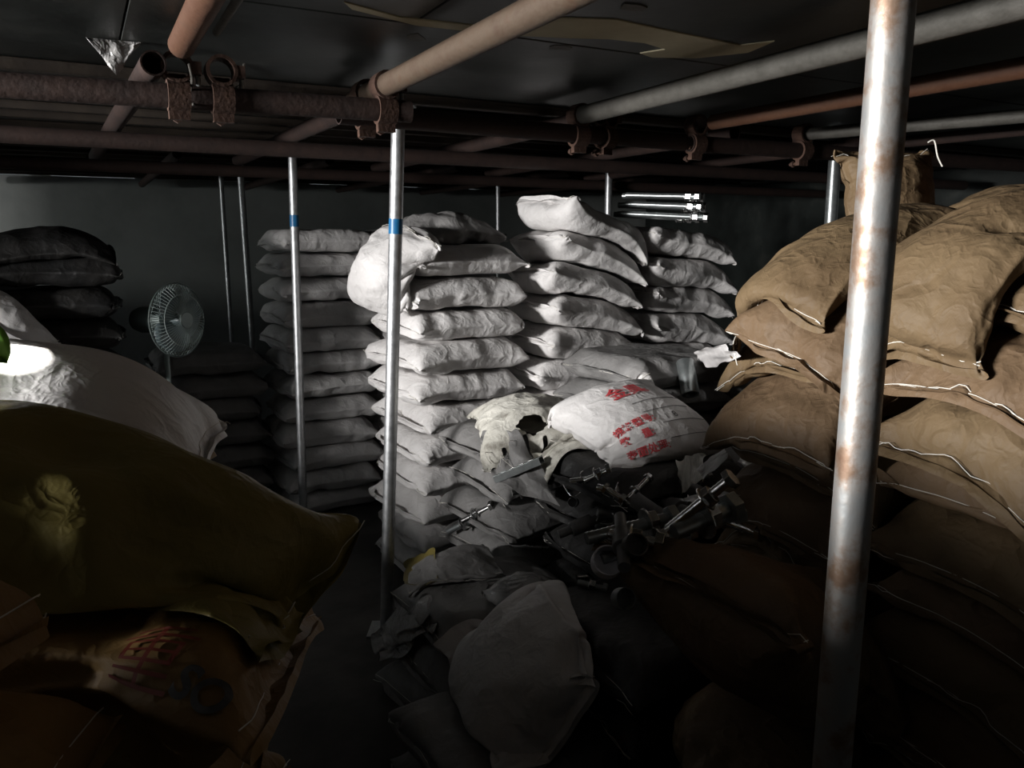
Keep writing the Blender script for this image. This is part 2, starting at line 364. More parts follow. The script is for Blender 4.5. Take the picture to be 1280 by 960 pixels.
# ---------------------------------------------------------------- tubes, battens and couplers under the boards
def scaffold(a0, b0, a1, b1, z, mat, label, group='scaffold tubes under the ceiling', r=.03, name='scaffold_tube', z2=None):
    p, q = Vector(R(a0, b0, z)), Vector(R(a1, b1, z if z2 is None else z2)); n = 7; L = (q - p)
    rnd = random.Random(int(a0 * 100 + b0 * 10)); c = (p + q) / 2
    pts = [p + L * (k / n) - c + Vector((rnd.uniform(-1, 1), rnd.uniform(-1, 1), rnd.uniform(-.5, .5))) * .0012 for k in range(n + 1)]
    bm = bmesh.new(); tube(bm, pts, r, 20, r_in=r * .86)
    return tag(obj(name, bm, mat, loc=c), label, 'tube', group)
LZ, XZ = 2.02, 1.955
scaffold(.255, -1.2, .255, 2.12, LZ + .03, 'rust_orange', 'short-looking orange rusted scaffold tube at the upper left of the ceiling')
scaffold(.32, .2, .32, 2.02, LZ + .045, 'oldgrey', 'thin grey rod beside the orange tube overhead', r=.009, name='steel_rod')
scaffold(.785, -1.0, .79, 2.5, LZ, 'rust_tan', 'tan and rust scaffold tube pointing at the middle prop')
scaffold(1.5, -1.2, 1.56, 2.40, LZ, 'oldgrey', 'thick weathered grey scaffold tube crossing behind the near prop')
scaffold(2.17, -.8, 2.07, 2.32, LZ, 'rust_orange', 'orange-brown scaffold tube below the thick grey one at right', r=.027)
scaffold(3.1, 1.2, 2.62, 2.42, LZ, 'oldgrey', 'thin grey scaffold tube under the orange-brown one at right', r=.024)
scaffold(3.35, 1.0, 3.2, 2.5, LZ, 'rust_dark', 'dark scaffold tube lowest at the right edge of the ceiling', r=.024)
scaffold(.83, 2.44, .80, 4.6, LZ, 'rust_dark', 'dark red tube carrying on beyond the tan tube')
scaffold(.2, 2.2, .12, 4.7, LZ + .0, 'rust_dark', 'dark tube running back from the left coupler')
scaffold(1.62, 2.38, 1.6, 4.7, LZ, 'rust_dark', 'dark tube running back above the tilted white sacks')
scaffold(2.35, 2.5, 2.35, 4.7, LZ, 'rust_dark', 'dark tube running back above the bundle of rods')
scaffold(3.1, 2.45, 3.1, 4.7, LZ, 'rust_dark', 'dark tube running back above the knotted white bag')
for k, a in enumerate((-.5, .5, 1.3, 2.1, 2.9, 3.7)):
    scaffold(a, 4.6, a, 7.2, LZ + .02, 'rust_dark', 'dark tube in the far bay of the ceiling', 'far scaffold tubes', r=.026)
scaffold(-2.0, 2.42, .86, 2.21, XZ, 'rust_dark', 'long reddish brown cross tube at left carrying the ceiling')
scaffold(.7, 2.37, 2.2, 2.46, XZ + .005, 'rust_dark', 'dark cross tube between the two front clusters of couplers')
scaffold(2.05, 2.42, 4.6, 2.34, XZ, 'rust_dark', 'dark cross tube at right behind the brown sacks')
for k, (b, z) in enumerate(((3.3, XZ), (4.45, XZ))):
    scaffold(-2.2, b, 5.2, b + .08, z, 'rust_dark', ('nearer', 'farther')[k] + ' of the two long dark cross tubes behind the front row', 'far cross tubes')
for k in range(17):
    b = 2.75 + k * .26
    bm = bmesh.new(); box(bm, (0, 0, 0), (7.2, .045, .03)); rnd = random.Random(k)
    for v in bm.verts: v.co += Vector((rnd.uniform(-.03, .03), rnd.uniform(-.02, .02), 0))
    o = obj('timber_batten', bm, 'timber', smooth=False, bevel=.003, seg=1, loc=R(1.5, b, CZ - .017), rot=(0, 0, YAW + rnd.uniform(-.012, .012)))
    tag(o, 'dark timber batten nailed across under the far ceiling boards', 'batten', 'ceiling battens')
def coupler(a, b, z, label, mat='rust', flip=0):
    t = empty('scaffold_coupler', R(a, b, z), label, 'coupler', 'couplers on the ceiling tubes', (0, 0, YAW + flip))
    for s, (ax, dz) in enumerate((((1, 0, 0), 0), ((0, 1, 0), .066))):
        bm = bmesh.new(); m = axis_m((0, 0, dz), ax)
        lathe(bm, [(.03, -.026), (.0385, -.026), (.0385, .026), (.03, .026), (.03, -.026)], 20, m); 
        side = Vector((0, 0, -.045 if s == 0 else 0)) if s == 0 else Vector((.045, 0, dz))
        box(bm, side, (.05, .02, .026) if s == 0 else (.022, .05, .03)); box(bm, (0, .02, dz / 2 + .0), (.044, .03, .04))
        obj('clamp_band', bm, mat, t, smooth=False)
        bm = bmesh.new()
        if s == 0: tube(bm, [(.0, -.01, -.045), (0, .062, -.05)], .006, 8); hexnut(bm, .012, .012, mtx=axis_m((0, .045, -.049), (0, 1, 0)))
        else: tube(bm, [(.048, 0, dz), (.052, 0, dz - .085)], .006, 8); hexnut(bm, .012, .012, mtx=axis_m((.05, 0, dz - .06), (0, 0, 1)))
        obj('clamp_bolt', bm, 'darksteel' if s else mat, t)
    return t
coupler(.255, 2.24, XZ, 'rusty coupler under the end of the orange tube at left')
coupler(.36, 2.24, XZ, 'second rusty coupler on the left cross tube, right of the first')
coupler(.79, 2.22, XZ, 'rusty coupler joining the tan tube to the left cross tube')
coupler(.79, 2.39, XZ + .005, 'rusty coupler just behind the one at the tan tube end')
coupler(1.56, 2.42, XZ, 'rusty coupler at the end of the thick weathered grey tube')
coupler(1.68, 2.43, XZ, 'rusty coupler hanging right beside the thick tube end', flip=.3)
coupler(2.08, 2.42, XZ, 'rusty coupler at the end of the orange-brown tube')
coupler(2.62, 2.4, XZ, 'rusty coupler where the thin grey tube ends')
# strip of loose film hanging from the boards, and a loose wire
bm = bmesh.new()
g = [[Vector(onceil(108 + 68 * i / 8, 47 + 6 * i / 8, CZ - .002)) for i in range(9)]]
for j in range(1, 5):
    row = []
    for i in range(9):
        t = i / 8; d = .085 * (1 - abs(t - .5) * 2) * (j / 4); w = Vector(onceil(108 + 68 * t, 47 + 6 * t, CZ - .002))
        w.z -= d; w.y += math.sin(i * 2.1 + j) * .006; row.append(w)
    g.append(row)
vv = [[bm.verts.new(p) for p in row] for row in g]
for j in range(4):
    for i in range(8): bm.faces.new((vv[j][i], vv[j][i + 1], vv[j + 1][i + 1], vv[j + 1][i]))
bmesh.ops.remove_doubles(bm, verts=bm.verts[:], dist=.0008)
o = obj('plastic_scrap', bm, 'film'); tag(o, 'small triangle of torn clear film hanging from the ceiling at upper left', 'plastic scrap'); m_ = o.modifiers.new('s', 'SOLIDIFY'); m_.thickness = .001
def wire(name, pts, r, mat, label, cat, group=None):
    pts = [Vector(p) for p in pts]; c = pts[0].copy(); n = []
    for i in range(len(pts) - 1):
        p0, p1, p2, p3 = pts[max(i - 1, 0)], pts[i], pts[i + 1], pts[min(i + 2, len(pts) - 1)]
        for k in range(5):
            t = k / 5; n.append(.5 * ((2 * p1) + (p2 - p0) * t + (2 * p0 - 5 * p1 + 4 * p2 - p3) * t * t + (3 * p1 - p0 - 3 * p2 + p3) * t ** 3) - c)
    n.append(pts[-1] - c); bm = bmesh.new(); tube(bm, n, r, 6); return tag(obj(name, bm, mat, loc=c), label, cat, group)
wire('hanging_wire', [onceil(305, 80), tuple(Vector(onceil(300, 95)) - Vector((0, 0, .02))), at(285, 117, 2.25)], .003, 'oldgrey', 'short pale wire hanging from the ceiling board between left tube and tan tube', 'wire')
wire('hanging_wire', [at(236, 80, 2.05), at(240, 100, 2.08), at(238, 118, 2.1), at(242, 132, 2.1)], .003, 'oldgrey', 'thin wire dangling by the left coupler below the orange tube', 'wire')

# ---------------------------------------------------------------- steel props
def prop(base, top, r, mat, label, tape=None, inner=.0, split=None, plate=True):
    base, top = Vector(base), Vector(top); t = empty('steel_prop', base, label, 'prop', 'steel props holding the ceiling')
    d = top - base; sp_ = split if split else 1.0; P = d * sp_
    bm = bmesh.new(); tube(bm, [P * (k / 8) for k in range(9)], r, 28, r_in=r * .85); obj('outer_tube', bm, mat, t)
    if split: bm = bmesh.new(); tube(bm, [P * .97, d], r * .8, 20); obj('inner_tube', bm, 'galv', t)
    if split:
        bm = bmesh.new(); lathe(bm, [(r * 1.0, -.02), (r * 1.25, -.02), (r * 1.25, .012), (r * 1.0, .012)], 24, axis_m(P - d.normalized() * .01, d)); obj('collar', bm, mat, t)
    bm = bmesh.new(); box(bm, (0, 0, .004), (.14, .14, .008)); obj('base_plate', bm, 'darksteel', t, smooth=False, bevel=.002)
    bm = bmesh.new(); box(bm, d + Vector((0, 0, -.004)), (.12, .12, .008)); obj('head_plate', bm, 'darksteel', t, smooth=False, bevel=.002)
    if tape is not None:
        c = base + d * ((tape - base.z) / d.z) - base; bm = bmesh.new(); e = d.normalized() * .028
        tube(bm, [c - e, c - e * .3, c + e * .3, c + e], [r * 1.035] * 4, 28); obj('tape_band', bm, 'blue', t)['label'] = 'band of blue tape'
    return t
prop((.487, 1.1, 0), (.491, 1.1, 2.09), .0277, 'galv_rust', 'thick galvanised prop nearest the camera with rust down its right edge')
prop((-.525, 3.1, 0), (-.413, 3.05, 2.09), .0255, 'galv', 'bright galvanised prop with blue tape in front of the white corner stack', at(490, 283, 3.07)[2])
prop((-1.10, 4.02, 0), (-1.06, 4.0, 2.09), .021, 'galv', 'slim galvanised prop with blue tape in front of the back left stack', at(370, 276, 4.0)[2])
prop((-1.70, 5.25, 0), (-1.73, 5.25, 2.09), .02, 'galv', 'slim galvanised prop just left of the back left stack')
prop((-2.11, 6.0, 0), (-2.12, 6.0, 2.09), .017, 'galv', 'thinnest galvanised prop, alone against the grey wall')
prop((-.11, 6.42, 0), (-.11, 6.42, 2.09), .017, 'galv', 'far prop glimpsed in the gap between the two white stacks')
prop((.63, 5.36, 0), (.63, 5.36, 2.09), .024, 'galv', 'far prop glimpsed left of the rod bundle')
prop((1.66, 4.25, 0), (1.66, 4.25, 2.09), .032, 'darksteel', 'dark stubby-looking prop between the knotted white bag and the brown sacks')

# ---------------------------------------------------------------- fan
def fan():
    t = empty('pedestal_fan', at(205, 400, 3.75)[:2] + (0,), 'grey round pedestal fan standing in the dark aisle at left', 'fan')
    hz = at(212, 400, 3.75)[2]; ax = Vector((.93, -.36, .03)).normalized(); c = Vector((0, 0, hz)); m = axis_m(c + ax * .08, ax)
    bm = bmesh.new(); lathe(bm, [(0, -.16), (.05, -.155), (.062, -.12), (.06, .0), (.05, .03), (0, .03)], 24, axis_m(c - ax * .01, ax)); obj('motor_housing', bm, 'fanplastic', t)
    for nm, z0, z1 in (('front_guard', .0, .055), ('rear_guard', .0, -.05)):
        bm = bmesh.new(); RR = .17
        for k in range(56):
            an = 2 * math.pi * k / 56; pts = []
            for j in range(7):
                f = j / 6; r = .03 + (RR - .03) * f; pts.append(Vector((r * math.cos(an), r * math.sin(an), z1 + (z0 - z1) * f ** 3)))
            tube(bm, pts, .0016, 5)
        for r, z in ((RR, z0), (.12, z1 * .75), (.03, z1)):
            tube(bm, [(r * math.cos(x * math.pi / 24), r * math.sin(x * math.pi / 24), z) for x in range(49)], .004 if r == RR else .002, 6, caps=False)
        if nm == 'front_guard': lathe(bm, [(0, z1 + .006), (.036, z1 + .004), (.04, z1 - .004), (0, z1 - .006)], 24)
        bmesh.ops.transform(bm, matrix=m, verts=bm.verts[:]); obj(nm, bm, 'fanplastic', t)
    for k in range(3):
        bm = bmesh.new(); rows = []
        for i in range(9):
            r = .025 + .125 * i / 8; w = .35 + .75 * math.sin(math.pi * min(1, i / 8 * .9 + .1)) ** .7 * .9
            rows.append([Vector((r * math.cos(k * 2.094 + s * w), r * math.sin(k * 2.094 + s * w), .022 * s)) for s in (-1, -.5, 0, .5, 1)])
        vv = [[bm.verts.new(p) for p in r] for r in rows]
        for a_, b_ in zip(vv, vv[1:]):
            for q in range(4): bm.faces.new((a_[q], a_[q + 1], b_[q + 1], b_[q]))
        bmesh.ops.transform(bm, matrix=m, verts=bm.verts[:]); o = obj('fan_blade', bm, 'fanblade', t); s_ = o.modifiers.new('s', 'SOLIDIFY'); s_.thickness = .002
    bm = bmesh.new(); lathe(bm, [(0, .03), (.02, .03), (.028, .01), (.028, -.02), (0, -.02)], 20, m); obj('blade_hub', bm, 'fanblade', t)
    bm = bmesh.new(); tube(bm, [(0, 0, .03), (0, 0, hz - .35)], .017, 16); tube(bm, [(0, 0, hz - .4), (0, 0, hz - .02)], .012, 16); obj('pole', bm, 'fanplastic', t)
    bm = bmesh.new(); lathe(bm, [(.013, 0), (.03, 0), (.03, .05), (.018, .08), (.013, .08)], 20, Matrix.Translation((0, 0, hz - .44))); obj('height_collar', bm, 'fanplastic', t)
    bm = bmesh.new(); lathe(bm, [(0, 0), (.2, 0), (.205, .01), (.19, .03), (.05, .05), (.022, .08), (0, .08)], 36); obj('round_base', bm, 'fanplastic', t)
fan()
HX0, HY0, HR, HNX, HNY = -4.2, -.6, .02, 440, 480
HF = np.zeros((HNX, HNY), np.float32)
def blur(h):
    p = np.pad(h, 1, mode='edge'); return (p[:-2, 1:-1] + p[2:, 1:-1] + p[1:-1, :-2] + p[1:-1, 2:] + 2 * h) / 6
def stamp(X, quads):
    A, B_, C_, D = (X[quads[:, k]] for k in range(4)); n = 4
    for i in range(n):
        for j in range(n):
            u, v = (i + .5) / n, (j + .5) / n
            P = A * (1 - u) * (1 - v) + B_ * u * (1 - v) + C_ * u * v + D * (1 - u) * v
            ix = ((P[:, 0] - HX0) / HR).astype(int); iy = ((P[:, 1] - HY0) / HR).astype(int)
            ok = (ix >= 0) & (iy >= 0) & (ix < HNX) & (iy < HNY); np.maximum.at(HF, (ix[ok], iy[ok]), P[ok, 2])
def collider(extra=None, mu=.45, off=.007):
    H = HF.copy(); Hb = blur(blur(H)); gx = np.zeros_like(H); gy = np.zeros_like(H)
    gx[1:-1] = (Hb[2:] - Hb[:-2]) / (2 * HR); gy[:, 1:-1] = (Hb[:, 2:] - Hb[:, :-2]) / (2 * HR)
    H = np.maximum(H - 0.0, Hb * .5 + H * .5)
    def f(X, P):
        fx = (X[:, 0] - HX0) / HR - .5; fy = (X[:, 1] - HY0) / HR - .5
        ix = np.clip(fx.astype(int), 0, HNX - 2); iy = np.clip(fy.astype(int), 0, HNY - 2); tx = np.clip(fx - ix, 0, 1); ty = np.clip(fy - iy, 0, 1)
        h = (H[ix, iy] * (1 - tx) + H[ix + 1, iy] * tx) * (1 - ty) + (H[ix, iy + 1] * (1 - tx) + H[ix + 1, iy + 1] * tx) * ty + off
        m = X[:, 2] < h
        if m.any():
            g1, g2 = gx[ix[m], iy[m]], gy[ix[m], iy[m]]; q = 1 / np.sqrt(1 + g1 * g1 + g2 * g2)
            d = np.minimum((h[m] - X[m, 2]) * q, .025)
            X[m] += np.stack([-g1 * q * d, -g2 * q * d, q * d], 1); X[m] += (P[m] - X[m]) * mu
        X[:, 2] = np.maximum(X[:, 2], .003)
        if extra is not None: extra(X, P)
        return X
    return f
def rotm(rz, rx=0, ry=0): return np.array(Euler((rx, ry, rz), 'XYZ').to_matrix())
def footprint(c, W, L, rz):
    m = rotm(rz); g = np.array([(x, y, 0) for x in np.linspace(-.4, .4, 9) * W for y in np.linspace(-.4, .4, 9) * L]) @ m.T + np.array((c[0], c[1], 0))
    ix = ((g[:, 0] - HX0) / HR).astype(int); iy = ((g[:, 1] - HY0) / HR).astype(int); return HF[ix, iy]
def sack_mesh(name, b, parent=None):
    me = bpy.data.meshes.new(name); me.from_pydata(b.X.tolist(), [], b.quads.tolist()); me.polygons.foreach_set('use_smooth', [True] * len(me.polygons))
    uv = me.uv_layers.new(name='UVMap'); nu, nv = b.nu, b.nv
    i, j = np.meshgrid(np.arange(nu), np.arange(nv - 1), indexing='ij')
    q = np.stack([np.stack([i, j], -1), np.stack([i + 1, j], -1), np.stack([i + 1, j + 1], -1), np.stack([i, j + 1], -1)], 2).reshape(-1, 2).astype(float)
    uv.data.foreach_set('uv', (q * (b.du, b.dv)).ravel()); return me
SACKS = {}
def sack(name, label, mat, c, rz, W=.42, L=.55, fill=.66, rx=0, ry=0, z=None, cap=None, tilt=(0, 0), res=(56, 40), steps=90, iters=12, group=None, amp=.007, pleat=.008, seed=0, g=5, var=.05, sub=1,
         thread=True, cat='sack', key=None, sew=(2, 2), drop=.03, flat=False, kick=None, crumple=.006, hard=None, squeeze_=.9, stampit=True, collide=True, mu=.45, tform=None):
    """lay one sack on what is already there"""
    c = np.array(c, float)
    fp = footprint(c, W, L, rz) if collide else np.zeros(9)
    base = float(np.percentile(fp, 60)) if z is None else z
    ck = repr((name, round(float(HF.sum()), 3), c.tolist(), rz, W, L, fill, rx, ry, z, cap, tilt, res, steps, iters, amp, pleat, seed, g, var, sew, drop, crumple, squeeze_, mu, flat))
    b = Bag(W, L, *res, seed=seed, var=var, bend=.008, sew=sew, crumple=crumple)
    got = CACHE.get(ck)
    if got is not None: b.X = got
    else:
        m = rotm(rz, rx, ry); V = vmax(W, L) * fill
        if squeeze_ < 1:
            b.run(V, steps=26, iters=8, ramp=18, g=0, coll=squeeze(.5, W, L, 1, squeeze_, 180))
        X = b.X - b.X.mean(0); X = X @ m.T
        off = base + drop if (rx or ry) else base + .035
        lo = X[:, 2].min() if not (rx or ry) else 0
        b.X = (X + np.array((c[0], c[1], off - lo))).astype(np.float32)
        ex = None
        if flat:
            def kick(X, P, zb=base): X[:, 2] = np.maximum(X[:, 2], zb + .003)
        if cap is not None:
            def ex(X, P, z0=base + cap, c=c, t=tilt):
                zc = z0 + t[0] * (CS * (X[:, 0] - c[0]) + SN * (X[:, 1] - c[1])) + t[1] * (-SN * (X[:, 0] - c[0]) + CS * (X[:, 1] - c[1]))
                zc = zc - .004; k = X[:, 2] > zc; X[k, 2] = zc[k]
        if kick: 
            k2 = kick
            ex0 = ex
            def ex(X, P):
                if ex0: ex0(X, P)
                k2(X, P)
        b.run(V, steps=steps, iters=iters, ramp=20, g=g, coll=collider(ex, mu=mu))
        crease(b, amp, pleat, seed=seed)
        if ex is not None: ex(b.X, b.X)
        CACHE[ck] = b.X.copy(); CACHE['dirty'] = True
    if stampit: stamp(b.X, b.quads)
    ctr = np.array((b.X[:, 0].mean(), b.X[:, 1].mean(), b.X[:, 2].min())); b.X = (b.X - ctr).astype(np.float32); b.ctr = ctr
    me = sack_mesh(name, b); me.materials.append(M[mat]); o = bpy.data.objects.new(name, me); COL.objects.link(o); o.location = ctr
    if sub: s_ = o.modifiers.new('subdivision', 'SUBSURF'); s_.levels = 1; s_.render_levels = sub
    tag(o, label, cat, group); b.o = o
    if thread: stitch(b)
    SACKS[key or label] = b; return b
def stitch(b, rows=None, off=.0026, r=.0009, side=None):
    """the white thread that closes the end of a sack"""
    N_ = normals(b.X, b.tri) * np.sign(b.vol(b.X - b.X.mean(0)))
    for row in (rows or b.sewrows):
        h = b.nu // 2
        ids = b.I[1:h, row]
        for sgn in (1,):
            bm = bmesh.new(); pts = (b.X[ids] + N_[ids] * off).tolist(); tube(bm, pts, r, 5)
            ids2 = b.I[h + 1:, row]; tube(bm, (b.X[ids2] + N_[ids2] * off).tolist(), r, 5)
            o = obj('stitching', bm, 'thread', b.o); o['label'] = 'line of white thread'
def surf(b, s, t, off=.003):
    if not hasattr(b, 'NN'): b.NN = normals(b.X, b.tri) * np.sign(b.vol(b.X - b.X.mean(0)))
    u = (s % 1) * b.nu; v = min(max(t, 0), .9999) * (b.nv - 1); i, j = int(u) % b.nu, int(v); fu, fv = u - int(u), v - j; i2 = (i + 1) % b.nu; I = b.I
    f = lambda A: (A[I[i, j]] * (1 - fu) + A[I[i2, j]] * fu) * (1 - fv) + (A[I[i, j + 1]] * (1 - fu) + A[I[i2, j + 1]] * fu) * fv
    return f(b.X) + f(b.NN) * off
def print_text(b, text, s0, t0, size, ang=0, mat='red', name='printed_text', off=.0035, label='red printed characters', bold=0.0, squash=1.):
    """lettering printed on the cloth; s0,t0 in metres round/along from the sack's own corner"""
    cu = bpy.data.curves.new('text', 'FONT'); cu.body = text; cu.size = size; cu.offset = bold; o = bpy.data.objects.new('text', cu); COL.objects.link(o)
    bpy.context.view_layer.update(); me = bpy.data.meshes.new_from_object(o.evaluated_get(bpy.context.evaluated_depsgraph_get())); bpy.data.objects.remove(o)
    bm = bmesh.new(); bm.from_mesh(me); bmesh.ops.triangulate(bm, faces=bm.faces[:])
    for _ in range(4):
        es = [e for e in bm.edges if e.calc_length() > .012]
        if not es: break
        bmesh.ops.subdivide_edges(bm, edges=es, cuts=1); bmesh.ops.triangulate(bm, faces=bm.faces[:])
    ca, sa = math.cos(ang), math.sin(ang); G = b.du * b.nu; Ln = b.dv * (b.nv - 1)
    for v in bm.verts:
        x, y = v.co.x * squash, v.co.y; p, q = s0 + x * ca - y * sa, t0 + x * sa + y * ca
        v.co = Vector(surf(b, p / G, q / Ln, off))
    o = obj(name, bm, mat, b.o); o['label'] = label; return o
def print_line(b, pts, r=.0012, mat='ink', name='printed_line', label='thin dark ruled line', off=.003):
    G = b.du * b.nu; Ln = b.dv * (b.nv - 1); P = []
    for (x0, y0), (x1, y1) in zip(pts, pts[1:]):
        for k in range(8): P.append(surf(b, (x0 + (x1 - x0) * k / 8) / G, (y0 + (y1 - y0) * k / 8) / Ln, off).tolist())
    P.append(surf(b, pts[-1][0] / G, pts[-1][1] / Ln, off).tolist()); bm = bmesh.new(); tube(bm, P, r, 5); o = obj(name, bm, mat, b.o); o['label'] = label; return o
def loose_thread(b, s, t, pts, r=.0016, label='loose end of white thread'):
    p0 = Vector(surf(b, s, t, .002)); P = [p0] + [p0 + Vector(q) for q in pts]; n = []
    for i in range(len(P) - 1):
        a0, a1, a2, a3 = P[max(i - 1, 0)], P[i], P[i + 1], P[min(i + 2, len(P) - 1)]
        for k in range(5):
            f = k / 5; n.append(.5 * ((2 * a1) + (a2 - a0) * f + (2 * a0 - 5 * a1 + 4 * a2 - a3) * f * f + (3 * a1 - a0 - 3 * a2 + a3) * f ** 3))
    n.append(P[-1]); bm = bmesh.new(); tube(bm, n, r, 6); o = obj('thread_end', bm, 'thread', b.o); o['label'] = label
def copy_sack(b, loc, rz=0, label=None, group=None, sc=None, mat=None):
    o = b.o.copy(); COL.objects.link(o); o.location = loc; o.rotation_euler = (0, 0, rz)
    o['label'] = label; o['category'] = b.o['category']
    if group: o['group'] = group
    for ch in b.o.children: d = ch.copy(); COL.objects.link(d); d.parent = o
    X = b.X @ rotm(rz).T + np.array(loc); stamp(X.astype(np.float32), b.quads)
    if mat:
        o.data = o.data.copy(); o.data.materials[0] = M[mat]
    return o

def hit(px, py, lift=0.):
    """where the line of sight through a pixel first meets the piled sacks"""
    Y = .5
    while Y < 6:
        x, y, z = at(px, py, Y); i, j = int((x - HX0) / HR), int((y - HY0) / HR)
        if 0 <= i < HNX and 0 <= j < HNY and z <= HF[i, j] + .001: return Vector((x, y, max(z, .0) + lift))
        Y += .006
    return Vector(at(px, py, 6))

def to_px(p):
    d = (p[0], p[1], p[2] - CAM_H); dep = d[1] * math.cos(PITCH) - d[2] * math.sin(PITCH); up = d[1] * math.sin(PITCH) + d[2] * math.cos(PITCH)
    return 640 + F * d[0] / dep, 480 - F * up / dep
def facing_spot(b, px, py):
    """where on a sack, and at which turn, a print must sit to read upright from the aisle"""
    best = None; surf(b, 0, 0); 
    for i in range(0, b.nu):
        for j in range(2, b.nv - 2):
            p = b.X[b.I[i, j]] + b.ctr; n = b.NN[b.I[i, j]]
            if np.dot(n, np.array((0, 0, CAM_H)) - p) <= 0: continue
            q = to_px(p); e = (q[0] - px) ** 2 + (q[1] - py) ** 2
            if best is None or e < best[0]: best = (e, i, j)
    e, i, j = best; X = b.X; I = b.I
    U = X[I[(i + 1) % b.nu, j]] - X[I[i, j]]; V = X[I[i, j + 1]] - X[I[i, j]]; n = b.NN[I[i, j]]
    h = np.cross((0, 0, 1.), n); h /= np.linalg.norm(h)      # level direction on the face, to the reader's right
    A = np.stack([U / b.du, V / b.dv], 1); c, *_ = np.linalg.lstsq(A, h, rcond=None)
    up = np.cross(n, h); d, *_ = np.linalg.lstsq(A, up, rcond=None)
    return i * b.du, j * b.dv, c, d, math.sqrt(e)
def print_spot(b, text, px, py, size, mat, turn=0., label='printed characters', bold=0., off=.0035):
    s, t, c, d, e = facing_spot(b, px, py); ca, sa = math.cos(turn), math.sin(turn)
    cu = bpy.data.curves.new('text', 'FONT'); cu.body = text; cu.size = size; cu.offset = bold; cu.align_x = 'CENTER'; cu.align_y = 'CENTER'; o = bpy.data.objects.new('text', cu); COL.objects.link(o)
    bpy.context.view_layer.update(); me = bpy.data.meshes.new_from_object(o.evaluated_get(bpy.context.evaluated_depsgraph_get())); bpy.data.objects.remove(o)
    bm = bmesh.new(); bm.from_mesh(me); bmesh.ops.triangulate(bm, faces=bm.faces[:])
    for _ in range(4):
        es = [e_ for e_ in bm.edges if e_.calc_length() > .012]
        if not es: break
        bmesh.ops.subdivide_edges(bm, edges=es, cuts=1); bmesh.ops.triangulate(bm, faces=bm.faces[:])
    G = b.du * b.nu; Ln = b.dv * (b.nv - 1)
    for v in bm.verts:
        x, y = v.co.x * ca - v.co.y * sa, v.co.x * sa + v.co.y * ca
        v.co = Vector(surf(b, (s + x * c[0] + y * d[0]) / G, (t + x * c[1] + y * d[1]) / Ln, off))
    o = obj('printed_text', bm, mat, b.o); o['label'] = label; return o
# ---------------------------------------------------------------- the white stacks
RZ = YAW - math.pi / 2       # sack length along the a axis
ORD = ['topmost', 'second', 'third', 'fourth', 'fifth', 'sixth', 'seventh', 'eighth', 'ninth', 'tenth', 'eleventh', 'twelfth', 'thirteenth', 'fourteenth', 'fifteenth']
rs = random.Random(11)
def nth(i): return ORD[i] + (' sack from top' if i else ' sack')
def column(a, b, n, T, label, group, mat='white', W=.58, L=.64, slope=None, seed0=0, jig=.012, key='', z0=0., thick=None, fill=(.86, .92), top=0, yaw=0.):
    out = []; z = z0
    for k in range(n):
        t = slope(k) if slope else 0; h = thick[k] if thick else T + rs.uniform(-.008, .008)
        x, y, _ = R(a + rs.uniform(-jig, jig) * 1.6, b + rs.uniform(-jig, jig))
        kw = dict(kick=None)
        s0 = slope(k - 1) if (slope and k) else 0
        out.append(sack('woven_sack', 'white %s in %s' % (nth(n - 1 - k + top), label), mat, (x, y), RZ + yaw + rs.uniform(-.04, .04), W=W + rs.uniform(-.015, .015), L=L + rs.uniform(-.02, .02),
            fill=rs.uniform(*fill), cap=h, tilt=(t, 0), seed=seed0 + k, group=group, key=(key, k), steps=60, iters=11, amp=.0078, pleat=.013, z=z, g=1.2, flat=(s0 == 0), var=.07))
        z += h
    return out
GA = 'sacks in the bright corner stack'
def colA_at():
    x, y = -.315, 3.84; return ab(x, y)
colA = column(*colA_at(), 11, .145, 'the brightly lit corner stack behind the taped prop', GA, key='A', seed0=100, top=2, W=.63, yaw=rad(4))
colB = column(2.17, 3.47, 12, .148, 'the slanting middle stack right of the bright one', 'sacks in the slanting middle stack', key='B', seed0=120, slope=lambda k: -.045 * max(0, k - 4))
colC = column(2.76, 3.49, 11, .15, 'the right white stack beside the brown sacks', 'sacks in the right white stack', key='C', seed0=140, slope=lambda k: -.015 * max(0, k - 4))
ALLC = colA + colB + colC
FLATS = colA[:11] + colB[:4]
# piles at the back and at the left edge
def pile(a, b, n, T, src, label, group, rz=0., mat=None, jig=.02, off=0, top=0, base=0., total=None):
    """copies of earlier sacks laid in a column"""
    z = base
    for k in range(n):
        s = FLATS[(k * 3 + off) % len(FLATS)]; x, y, _ = R(a + rs.uniform(-jig, jig), b + rs.uniform(-jig, jig))
        flip = math.pi if rs.random() < .5 else 0
        copy_sack(s, (x, y, z), rz + flip + rs.uniform(-.05, .05), label % nth(n - 1 - k + top), group, mat=mat)
        z += float(s.X[:, 2].max()) + .003
    return z
pile(1.24, 4.78, 12, .146, ALLC[:10], 'dim %s in the back left stack behind the second taped prop', 'sacks in the back left stack')
pile(1.83, 4.80, 12, .146, ALLC[5:20], 'dim %s in the back stack half hidden by the bright stack', 'sacks in the half hidden back stack')
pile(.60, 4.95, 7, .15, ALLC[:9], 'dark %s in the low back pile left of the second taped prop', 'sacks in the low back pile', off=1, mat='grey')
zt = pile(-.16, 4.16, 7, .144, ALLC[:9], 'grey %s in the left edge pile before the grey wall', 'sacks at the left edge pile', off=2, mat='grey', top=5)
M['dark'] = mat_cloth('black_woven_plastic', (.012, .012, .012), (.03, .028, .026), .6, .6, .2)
pile(-.14, 4.18, 4, .144, ALLC[4:9], 'black %s in the left edge pile before the grey wall', 'black sacks at the left edge pile', off=2, mat='dark', top=1, base=zt)
